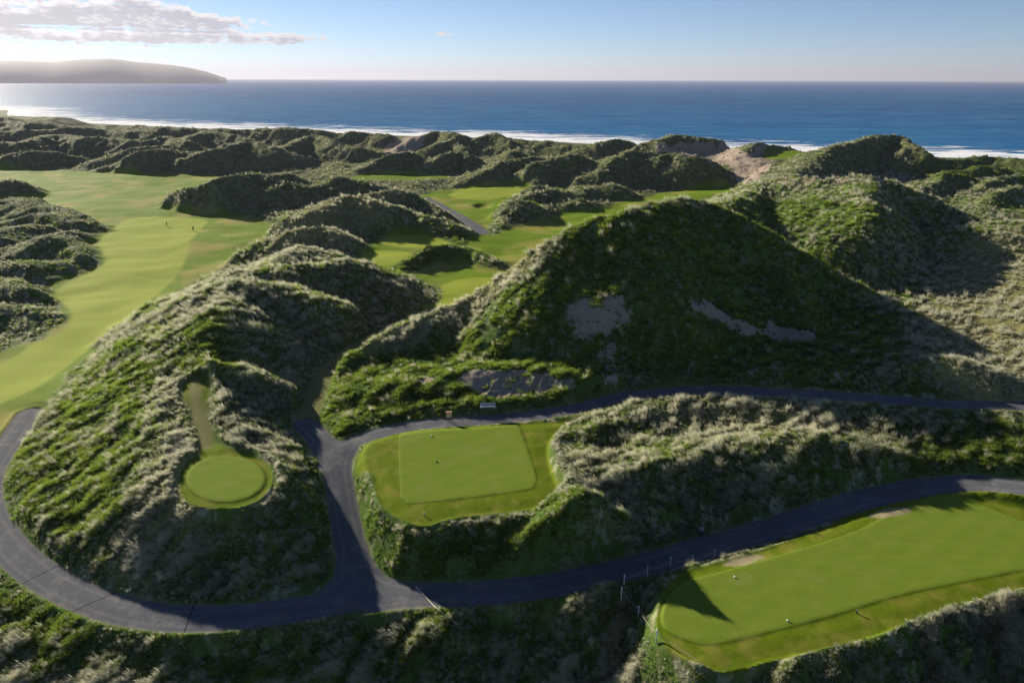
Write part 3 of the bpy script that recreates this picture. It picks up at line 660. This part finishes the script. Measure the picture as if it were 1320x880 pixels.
scatter('marram_grass', tm, np.stack([rq[:, 0], rq[:, 1], zz], 1), np.stack([rng.normal(0, .15, n), rng.normal(0, .15, n), rng.uniform(0, 6.28, n)], 1), rng.uniform(.3, .6, n) * (1 + .9 * wv), np.clip(rng.uniform(.4, 1, n), 0, 1), 'pale fringe of longer grass along the edges of the raised tees', 'marram grass')
# ------------------------------------------------------------------ sea
wu = np.linspace(-2.2, 2.2, 260); wv_ = np.linspace(math.log(280), math.log(32000), 420)
gu, gv = np.meshgrid(wu, wv_); wy = np.exp(gv).ravel(); wx = gu.ravel() * wy
wd, _, ws_ = polydist(wx, wy, shore); wd = np.where(wy > np.interp(wx, shore[:, 0], shore[:, 1]), wd, -wd)
ii = np.arange(260 * 420).reshape(420, 260)
wq = np.stack([ii[:-1, :-1], ii[:-1, 1:], ii[1:, 1:], ii[1:, :-1]], -1).reshape(-1, 4)
k = N('sea_water'); dsn = k.attr('shore')
tdir = shore[30] - shore[20]; ang = math.atan2(tdir[1], tdir[0])
mpv = k.mapping((.012, .09, .1), (0, 0, -ang)); mpf = k.mapping((.022, .16, .1), (0, 0, -ang)); mpb = k.mapping((.0016, .008, .1), (0, 0, -ang))
w1 = k.noise(1., 6, vec=mpv, rough=.7); w2 = k.noise(1., 5, vec=mpf, rough=.65); w3 = k.noise(1., 4, vec=mpb)
th = k.mr(dsn, 0, 190, .33, .67, smooth=False); th2 = k.mr(dsn, 100, 700, 0, .12, smooth=False)
foam = k.mr(w2, k.math('ADD', th, th2), k.math('ADD', k.math('ADD', th, th2), .07), 0, 1)
foam = k.math('MULTIPLY', foam, k.mr(dsn, 300, 800, 1, .35))
deep = k.mix(k.mr(dsn, 50, 1500), (.008, .10, .26), (.0005, .038, .155)); deep = k.mix(k.mr(w3, .35, .65, 0, .5), deep, (.002, .064, .20))
deep = k.mix(k.mr(w1, .42, .60, 0, .85), deep, (.035, .17, .32)); deep = k.mix(k.mr(w2, .56, .66, 0, .5), deep, (.16, .27, .36))
wc = k.mix(foam, deep, (.80, .82, .84))
bw = k.n('ShaderNodeBump', ins={'Strength': .55, 'Distance': 3., 'Height': w1})
b = k.n('ShaderNodeBsdfPrincipled', ins={'Base Color': wc, 'Roughness': k.mix(foam, (.55,) * 3, (.9,) * 3), 'Normal': bw.outputs[0], 'IOR': 1.33})
b.inputs['Specular IOR Level'].default_value = .025
sea = mesh_np('sea', np.stack([wx, wy, np.full(wx.shape, SEA)], 1), wq, [k.surf(b.outputs[0])], attrs={'shore': wd}); tag(sea, 'deep blue sea with lines of white surf', 'water', kind='structure')
# ------------------------------------------------------------------ headland far across the water
def dirv(px, py):
    d = _f * F + _r * (px - 660.0) - _u * (py - 440.0); return d
hp = [(-500,70),(-300,72),(-150,76),(-60,79),(0,78.5),(40,79),(66,80),(95,77.5),(130,76),(150,76.5),(175,80),(200,82),(228,85),(246,88),(262,91.5),(274,95),(284,98.5),(292,101)]
hc = catmull(np.array([[a, b, 0] for a, b in hp]), False, 10)
rows = []
for dist, hf in ((8300, -.02), (8380, .14), (8500, .38), (8700, .66), (8950, .88), (9200, 1.0), (9700, .9), (10500, .3), (11000, -.02)):
    row = []
    for j, (a, b, _) in enumerate(hc):
        d = dirv(a, b); dist2 = dist + (9200 - dist) * .5 * max(0, (a - 200) / 91) ** 2
        t = 9200 / d[1]; top = CAMZ + d[2] * t - SEA
        h = max(0, top) * hf; nz = float(noise(np.array([a / 9.]), np.array([dist / 180.]), 400)[0]) + .5 * float(noise(np.array([a / 3.5]), np.array([dist / 90.]), 402)[0])
        if 0 < hf < 1: h *= 1 + .012 * nz
        t2 = dist2 / d[1]
        row.append((d[0] * t2 * (1), dist2, SEA + h))
    rows.append(row)
hv = np.array(rows).reshape(-1, 3); nh = len(hc); ii = np.arange(len(hv)).reshape(len(rows), nh)
hq = np.stack([ii[:-1, :-1], ii[:-1, 1:], ii[1:, 1:], ii[1:, :-1]], -1).reshape(-1, 4)
k = N('headland_slopes'); nn = k.noise(.004, 6); c = k.mix(nn, (.06, .075, .05), (.10, .10, .075))
b = k.n('ShaderNodeBsdfPrincipled', ins={'Base Color': c, 'Roughness': .9})
tag(mesh_np('headland', hv, hq, [k.surf(b.outputs[0])]), 'long hazy headland across the sea on the left', 'headland', kind='structure')
# ------------------------------------------------------------------ things
def box(bm_, x0, x1, y0, y1, z0, z1):
    import bmesh
    vs = [bm_.verts.new((x, y, z)) for z in (z0, z1) for x, y in ((x0, y0), (x1, y0), (x1, y1), (x0, y1))]
    for f in ((3, 2, 1, 0), (4, 5, 6, 7), (0, 1, 5, 4), (1, 2, 6, 5), (2, 3, 7, 6), (3, 0, 4, 7)): bm_.faces.new([vs[i] for i in f])
def lathe(bm_, prof, seg=14, cx=0, cy=0):
    rings = [[bm_.verts.new((cx + r * math.cos(2 * math.pi * k / seg), cy + r * math.sin(2 * math.pi * k / seg), z)) for k in range(seg)] for r, z in prof]
    for a, b in zip(rings[:-1], rings[1:]):
        for k in range(seg): bm_.faces.new((a[k], a[(k + 1) % seg], b[(k + 1) % seg], b[k]))
    bm_.faces.new(rings[-1]); bm_.faces.new(rings[0][::-1])
def tube(bm_, pts, r, seg=6):
    rings = []
    for i, p in enumerate(pts):
        a = np.array(pts[max(0, i - 1)]); b = np.array(pts[min(len(pts) - 1, i + 1)]); t = (b - a) / (np.linalg.norm(b - a) + 1e-9)
        s = np.cross(t, (0, 0, 1.)); s = s / (np.linalg.norm(s) + 1e-9) if np.linalg.norm(s) > 1e-4 else np.array([1., 0, 0]); w = np.cross(s, t)
        rings.append([bm_.verts.new(tuple(np.array(p) + r * (math.cos(2 * math.pi * k / seg) * s + math.sin(2 * math.pi * k / seg) * w))) for k in range(seg)])
    for a, b in zip(rings[:-1], rings[1:]):
        for k in range(seg): bm_.faces.new((a[k], a[(k + 1) % seg], b[(k + 1) % seg], b[k]))
    bm_.faces.new(rings[-1]); bm_.faces.new(rings[0][::-1])
def obj(name, fn, mat, parent=None, bevel=.004, smooth=False):
    import bmesh
    bm_ = bmesh.new(); fn(bm_); bmesh.ops.recalc_face_normals(bm_, faces=bm_.faces)
    if bevel: bmesh.ops.bevel(bm_, geom=bm_.edges[:], offset=bevel, segments=1, affect='EDGES')
    me = bpy.data.meshes.new(name); bm_.to_mesh(me); bm_.free(); me.materials.append(mat)
    if smooth: me.polygons.foreach_set('use_smooth', [True] * len(me.polygons))
    o = bpy.data.objects.new(name, me); C.objects.link(o); o.parent = parent; return o
def empty(name, loc, rz=0):
    o = bpy.data.objects.new(name, None); C.objects.link(o); o.location = loc; o.rotation_euler = (0, 0, rz); return o
def copy_tree(o):
    c = o.copy(); C.objects.link(c)
    for ch in o.children:
        d = ch.copy(); C.objects.link(d); d.parent = c
    return c
M_WHITE = simple('weathered_white_paint', (.72, .72, .70), .55); M_CAP = simple('post_cap_paint', (.8, .8, .78), .4)
M_ROPE = simple('pale_rope', (.42, .40, .36), .9, var=.3, scale=30); M_WOOD = simple('sign_timber', (.42, .24, .11), .7, scale=12)
M_PANEL = simple('sign_panel', (.62, .40, .26), .5); M_BENCH = simple('bench_painted_slats', (.22, .29, .37), .5); M_IRON = simple('bench_frame_metal', (.22, .24, .27), .45, .5)
M_DARK = simple('dark_plastic', (.03, .035, .035), .5); M_BLACK = simple('black_marker_paint', (.02, .025, .02), .4)
# roped posts by the right tee
posts = [(920,720),(892,727.5),(864,730),(834.5,741.5),(804,753),(801,769),(822.5,793.5),(846,825)]
names = ['nearest the yellow verge where the tee bank begins', 'second from the yellow verge of the tee bank', 'third from the yellow verge, before the dark path', 'in the middle of the row edging the shaded path',
         'at the corner where the row leaves the path', 'just below the corner of the row, in deep shade', 'on the dark bank, next to last before the tee rim', 'lowest and nearest, at the tip of the tee bank']
proto = None; tops = []
for (a, b), nm in zip(posts, names):
    g = ground_at(a, b, 2.0)
    if proto is None:
        r = proto = empty('rope_post', g)
        obj('shaft', lambda m: lathe(m, [(.055, -.3), (.055, .9), (.05, .98)]), M_WHITE, r, 0, True)
        obj('cap', lambda m: lathe(m, [(.068, .98), (.072, 1.03), (.05, 1.08), (.012, 1.1)]), M_CAP, r, 0, True)
        obj('ring', lambda m: lathe(m, [(.062, .80), (.066, .81), (.066, .84), (.062, .85)]), M_DARK, r, 0, True)
    else:
        r = copy_tree(proto); r.location = g
    r.rotation_euler = (random.uniform(-.04, .04), random.uniform(-.04, .04), random.uniform(0, 3)); r.scale = (1, 1, 1.05)
    tag(r, 'slim white post ' + nm, 'post', 'white rope posts beside the long tee'); tops.append(g + np.array([0, 0, .86]))
def sag(a, b, s, n=8): return [tuple(a * (1 - t) + b * t - np.array([0, 0, s * 4 * t * (1 - t)])) for t in np.linspace(0, 1, n + 1)]
rp = []
for a, b in zip(tops[:-1], tops[1:]): rp += sag(a, b, .3)[:-1]
e1 = ground_at(906, 856, 2.5); rp += sag(tops[-1], e1 + np.array([0, 0, .1]), .1)
tag(obj('barrier_rope', lambda m: tube(m, rp, .016, 5), M_ROPE, None, 0, True), 'thin sagging rope strung through the row of white posts', 'rope')
# tee markers
def marker(px, py, mat, label, group, r=.09):
    g = ground_at(px, py, 4.5)
    o = obj('tee_marker', lambda m: lathe(m, [(.02, -.08), (.03, .01), (r * .7, .02), (r, r * .6), (r * .95, r * 1.2), (r * .55, r * 1.75), (r * .1, r * 1.95)], 14), mat, None, 0, True)
    o.location = g; return tag(o, label, 'tee marker', group)
marker(947, 744, M_CAP, 'small white ball marker on the long tee, beside the bare patch', 'white markers on the long tee', .085)
marker(1015, 800, M_CAP, 'small white ball marker on the long tee, near its lower edge', 'white markers on the long tee', .085)
marker(556, 562, M_CAP, 'pale marker on the rectangular tee, near its back edge', 'markers on the rectangular tee', .1)
marker(562.5, 595, M_BLACK, 'dark marker on the rectangular tee, nearer its centre', 'markers on the rectangular tee', .1)
g = ground_at(547, 664, 4.4); r = empty('sprinkler_post', g); obj('shaft', lambda m: lathe(m, [(.05, -.2), (.05, .26), (.03, .28)]), M_IRON, r, 0, True); obj('cap', lambda m: lathe(m, [(.07, .28), (.08, .33), (.03, .37)]), M_WHITE, r, 0, True)
tag(r, 'short grey post on the front lip of the rectangular tee', 'post')
g = ground_at(1104, 790, 2.7); r = empty('yardage_post', g); obj('shaft', lambda m: box(m, -.05, .05, -.05, .05, -.2, .32), M_BLACK, r); obj('cap', lambda m: box(m, -.055, .055, -.055, .055, .322, .36), M_IRON, r)
tag(r, 'short dark post on the lower bank of the long tee', 'post')
# wooden sign by the middle tee
g = ground_at(579, 543, 4.3); r = empty('tee_sign', g, .1)
obj('post', lambda m: (box(m, -.22, -.14, -.04, .04, -.2, 1.2), box(m, .14, .22, -.04, .04, -.2, 1.2)), M_WOOD, r)
obj('sign_board', lambda m: box(m, -.38, .38, -.12, -.045, .62, 1.42), M_WOOD, r, .012); obj('panel', lambda m: box(m, -.32, .32, -.135, -.122, .68, 1.36), M_PANEL, r, .003)
obj('roof_strip', lambda m: box(m, -.42, .42, -.2, .1, 1.423, 1.47), M_WOOD, r)
tag(r, 'tan wooden notice board on two legs beside the cart path', 'sign')
# bench in the shade
g = ground_at(629, 528, 4.6); r = empty('park_bench', g, .05)
M_B = M_BENCH
obj('seat', lambda m: [box(m, -1.05, 1.05, -.22 + .1 * q, -.14 + .1 * q, .43, .47) for q in range(5)], M_B, r)
obj('backrest', lambda m: [box(m, -1.05, 1.05, .30, .33, .58 + .12 * q, .67 + .12 * q) for q in range(3)], M_B, r)
for sx in (-.85, .85):
    obj('leg', lambda m: (box(m, sx - .03, sx + .03, -.2, -.14, -.1, .43), box(m, sx - .03, sx + .03, .335, .38, -.1, .95), box(m, sx - .03, sx + .03, -.14, .335, .38, .425)), M_IRON, r)
    obj('armrest', lambda m: (box(m, sx - .035, sx + .035, -.24, .295, .64, .68), box(m, sx - .025, sx + .025, -.2, -.15, .48, .64)), M_B, r)
tag(r, 'pale blue slatted bench tucked under the dune beside the path', 'bench')
# small bin in the dark by the lower path
g = ground_at(903, 690, 1.8); r = empty('litter_bin', g, .3)
obj('bin_body', lambda m: lathe(m, [(.24, -.05), (.27, .4), (.29, .82)], 16), M_DARK, r, 0, True); obj('lid', lambda m: lathe(m, [(.31, .825), (.31, .88), (.2, .97), (.05, 1.0)], 16), M_IRON, r, 0, True)
tag(r, 'small dark bin in deep shade behind the lower path', 'bin')
# pale cord across the path edge and down the bank
cp = [ground_at(a, b) + np.array([0, 0, .09]) for a, b in ((536,756),(547,768),(558,780),(566,787),(575,794),(583,800),(590,805))]
cp2 = catmull(np.array(cp), False, 4); cp2[:, 2] = np.maximum(cp2[:, 2], gz(cp2[:, 0], cp2[:, 1]) + .05)
tag(obj('drain_hose', lambda m: tube(m, [tuple(q) for q in cp2], .055, 7), simple('pale_hose', (.55, .50, .42), .6), None, 0, True), 'straight pale hose lying across the path edge and down the bank', 'hose')
# golfers
def person(px, py, label, top, legs, rz, pose):
    g = ground_at(px, py, 0); sk = {
        'pelvis': (0, 0, .95, .15), 'belly': (0, 0, 1.12, .15), 'chest': (0, 0, 1.34, .17), 'neck': (0, .01, 1.50, .06), 'head': (0, .02, 1.60, .09), 'crown': (0, .01, 1.74, .085),
        'lk': (-.11, .05 * pose, .50, .075), 'rk': (.12, -.03 * pose, .50, .075), 'la': (-.14, 0, .09, .05), 'ra': (.16, -.08 * pose, .09, .05), 'lt': (-.16, .17, .04, .04), 'rt': (.18, .12, .04, .04),
        'ls': (-.2, 0, 1.42, .06), 'rs': (.2, 0, 1.42, .06), 'le': (-.30, .03, 1.16, .048), 're': (.29, .06, 1.16, .048), 'lh': (-.26, .22, .96, .035), 'rh': (.24, .26, .98, .035),
        'lf': (-.25, .29, .89, .022), 'rf': (.22, .33, .91, .022)}
    E = [('pelvis', 'belly'), ('belly', 'chest'), ('chest', 'neck'), ('neck', 'head'), ('head', 'crown'), ('pelvis', 'lk'), ('pelvis', 'rk'), ('lk', 'la'), ('rk', 'ra'), ('la', 'lt'), ('ra', 'rt'),
         ('chest', 'ls'), ('chest', 'rs'), ('ls', 'le'), ('rs', 're'), ('le', 'lh'), ('re', 'rh'), ('lh', 'lf'), ('rh', 'rf')]
    ks = list(sk); me = bpy.data.meshes.new('person'); me.from_pydata([sk[q][:3] for q in ks], [(ks.index(a), ks.index(b)) for a, b in E], [])
    o = bpy.data.objects.new('person', me); C.objects.link(o); o.location = g; o.rotation_euler = (0, 0, rz)
    o.modifiers.new('skin', 'SKIN'); o.modifiers.new('sub', 'SUBSURF').render_levels = 2
    for i, q in enumerate(ks): me.skin_vertices[0].data[i].radius = (sk[q][3],) * 2
    me.skin_vertices[0].data[0].use_root = True
    kk = N('golfer_clothes'); tc = kk.n('ShaderNodeTexCoord').outputs['Object']; sp = kk.n('ShaderNodeSeparateXYZ', ins={0: tc}).outputs['Z']
    cc = kk.mix(kk.mr(sp, .97, .99), legs, top); cc = kk.mix(kk.mr(sp, 1.50, 1.52), cc, (.45, .28, .2)); cc = kk.mix(kk.mr(sp, 1.68, 1.70), cc, (.04, .03, .03))
    bb = kk.n('ShaderNodeBsdfPrincipled', ins={'Base Color': cc, 'Roughness': .8}); me.materials.append(kk.surf(bb.outputs[0]))
    return tag(o, label, 'person')
person(215.5, 292, 'person in dark clothes standing on the pale fairway, casting a long shadow', (.03, .03, .035), (.02, .02, .03), 2.2, 1)
person(249.5, 298, 'person in dark green clothes standing at the darker edge of the fairway', (.02, .05, .04), (.02, .025, .02), .8, -1)
# ------------------------------------------------------------------ camera, light, sky
cam = bpy.data.cameras.new('camera'); co = bpy.data.objects.new('camera', cam); C.objects.link(co); SC.camera = co
from mathutils import Matrix, Vector
co.matrix_world = Matrix(((_r[0], _u[0], -_f[0], 0), (_r[1], _u[1], -_f[1], 0), (_r[2], _u[2], -_f[2], CAMZ), (0, 0, 0, 1)))
cam.sensor_width = 36; cam.lens = 36 * F / W0; cam.clip_start = .5; cam.clip_end = 80000
sun = bpy.data.lights.new('sun', 'SUN'); sun.energy = 5.0; sun.angle = math.radians(.5); sun.color = (1.0, .89, .72)
so = bpy.data.objects.new('sun', sun); C.objects.link(so); so.rotation_euler = Vector(SDIR).to_track_quat('Z', 'Y').to_euler()
w = bpy.data.worlds.new('World'); SC.world = w; w.use_nodes = True; t = w.node_tree; t.nodes.clear()
kw = N('tmp'); bpy.data.materials.remove(kw.m); kw.t = t; kw.m = None
wo = t.nodes.new('ShaderNodeOutputWorld'); bg = t.nodes.new('ShaderNodeBackground'); t.links.new(bg.outputs[0], wo.inputs[0])
sky = t.nodes.new('ShaderNodeTexSky'); sky.sky_type = 'NISHITA'; sky.sun_disc = False; sky.sun_elevation = SUN_EL; sky.sun_rotation = -SUN_AZ
sky.altitude = 60; sky.air_density = float(os.environ.get('AIR', .6)); sky.dust_density = .07; sky.ozone_density = 3.5
bg.inputs[1].default_value = float(os.environ.get('SKY', .05))
tc = t.nodes.new('ShaderNodeTexCoord').outputs['Generated']; sx = kw.n('ShaderNodeSeparateXYZ', ins={0: tc})
D2 = 57.2958
el = kw.math('MULTIPLY', kw.math('ARCSINE', sx.outputs[2]), D2); az = kw.math('MULTIPLY', kw.math('ARCTAN2', sx.outputs[0], sx.outputs[1]), D2)
def cdens(off):
    e = kw.math('ADD', el, off)
    v = kw.n('ShaderNodeCombineXYZ', ins={0: kw.math('MULTIPLY', az, .42), 1: kw.math('MULTIPLY', e, 1.5), 2: 3.7}).outputs[0]
    nz = kw.noise(1., 8, vec=v, rough=.58)
    v2 = kw.n('ShaderNodeCombineXYZ', ins={0: kw.math('MULTIPLY', az, 1.5), 1: kw.math('MULTIPLY', e, 3.6), 2: 8.1}).outputs[0]
    nz2 = kw.noise(1., 5, vec=v2, rough=.6)
    def band(b0, b1, t0, t1, a0, a1, amp):
        m = kw.math('MULTIPLY', kw.mr(e, b0, b1), kw.mr(e, t0, t1, 1, 0)); return kw.math('MULTIPLY', m, kw.mr(az, a0, a1, amp, 0))
    dn = kw.math('MULTIPLY', kw.mr(az, -27, -16), .9)
    m = band(2.95, 3.2, kw.math('SUBTRACT', 4.2, dn), kw.math('SUBTRACT', 5.6, kw.math('MULTIPLY', dn, 2.)), -22, -14.5, 1.05)           # main bank, flat base and ragged top
    m = kw.math('MAXIMUM', m, band(2.05, 2.35, 2.75, 3.4, -17, -12.0, .97))   # broken lower row reaching farther right
    m = kw.math('MAXIMUM', m, band(1.55, 1.8, 1.9, 2.3, -30, -22, .55))
    dx = kw.math('DIVIDE', kw.math('ADD', az, 5.1), .8); dy = kw.math('DIVIDE', kw.math('SUBTRACT', e, 3.05), .22)
    m = kw.math('MAXIMUM', m, kw.mr(kw.math('ADD', kw.math('MULTIPLY', dx, dx), kw.math('MULTIPLY', dy, dy)), .1, 1.2, .85, 0))
    return kw.math('ADD', kw.math('MULTIPLY', kw.math('SUBTRACT', m, kw.mr(m, 0, .15, .35, 0)), .62), kw.math('SUBTRACT', kw.math('ADD', kw.math('MULTIPLY', nz, 1.5), kw.math('MULTIPLY', nz2, 1.25)), 1.60))
d0 = cdens(0.); d1 = cdens(.26)
cov = kw.mr(d0, .02, .24); thick = kw.mr(kw.math('ADD', kw.math('MULTIPLY', d1, .7), kw.math('MULTIPLY', d0, .3)), .04, .46)
glow = kw.mr(kw.math('ADD', kw.math('ABSOLUTE', kw.math('ADD', az, 34)), kw.math('MULTIPLY', el, 1.)), 3, 26, 1, 0)
SK = float(os.environ.get('CL', 8.0))
lit = kw.mix(glow, (SK * .98, SK * .93, SK * .90), (SK * 1.45, SK * 1.36, SK * 1.34)); shd = kw.mix(glow, (SK * .50, SK * .51, SK * .58), (SK * .74, SK * .69, SK * .70))
cc = kw.mix(thick, lit, shd)

skc = kw.mix(kw.math('MULTIPLY', cov, .9), sky.outputs[0], cc)
t.links.new(skc, bg.inputs[0])
# ------------------------------------------------------------------ air
if os.environ.get('HAZE', '1') == '1':
    me = bpy.data.meshes.new('haze'); import bmesh; bm_ = bmesh.new(); box(bm_, -75000, 75000, -300, 36000, SEA - 1 - 80, 420); bm_.to_mesh(me); bm_.free()
    o = bpy.data.objects.new('haze', me); C.objects.link(o); tag(o, 'thin sea haze in the air', 'haze', kind='stuff')
    m = bpy.data.materials.new('air'); m.use_nodes = True; mt = m.node_tree; mt.nodes.clear(); mo = mt.nodes.new('ShaderNodeOutputMaterial'); pv = mt.nodes.new('ShaderNodeVolumePrincipled')
    pv.inputs['Color'].default_value = (.56, .56, .70, 1); pv.inputs['Density'].default_value = float(os.environ.get('HD', 4.5e-5)); pv.inputs['Anisotropy'].default_value = .25
    mt.links.new(pv.outputs[0], mo.inputs['Volume']); me.materials.append(m)
# ------------------------------------------------------------------ render look
SC.view_settings.view_transform = 'Standard'; SC.view_settings.look = 'None'; SC.view_settings.gamma = 1; SC.view_settings.use_curve_mapping = False
SC.view_settings.exposure = float(os.environ.get('EXPO', 1.1))
SC.cycles.use_denoising = True; SC.cycles.max_bounces = 6; SC.cycles.diffuse_bounces = 2; SC.cycles.transmission_bounces = 3; SC.cycles.volume_bounces = 0
SC.cycles.sample_clamp_indirect = 4
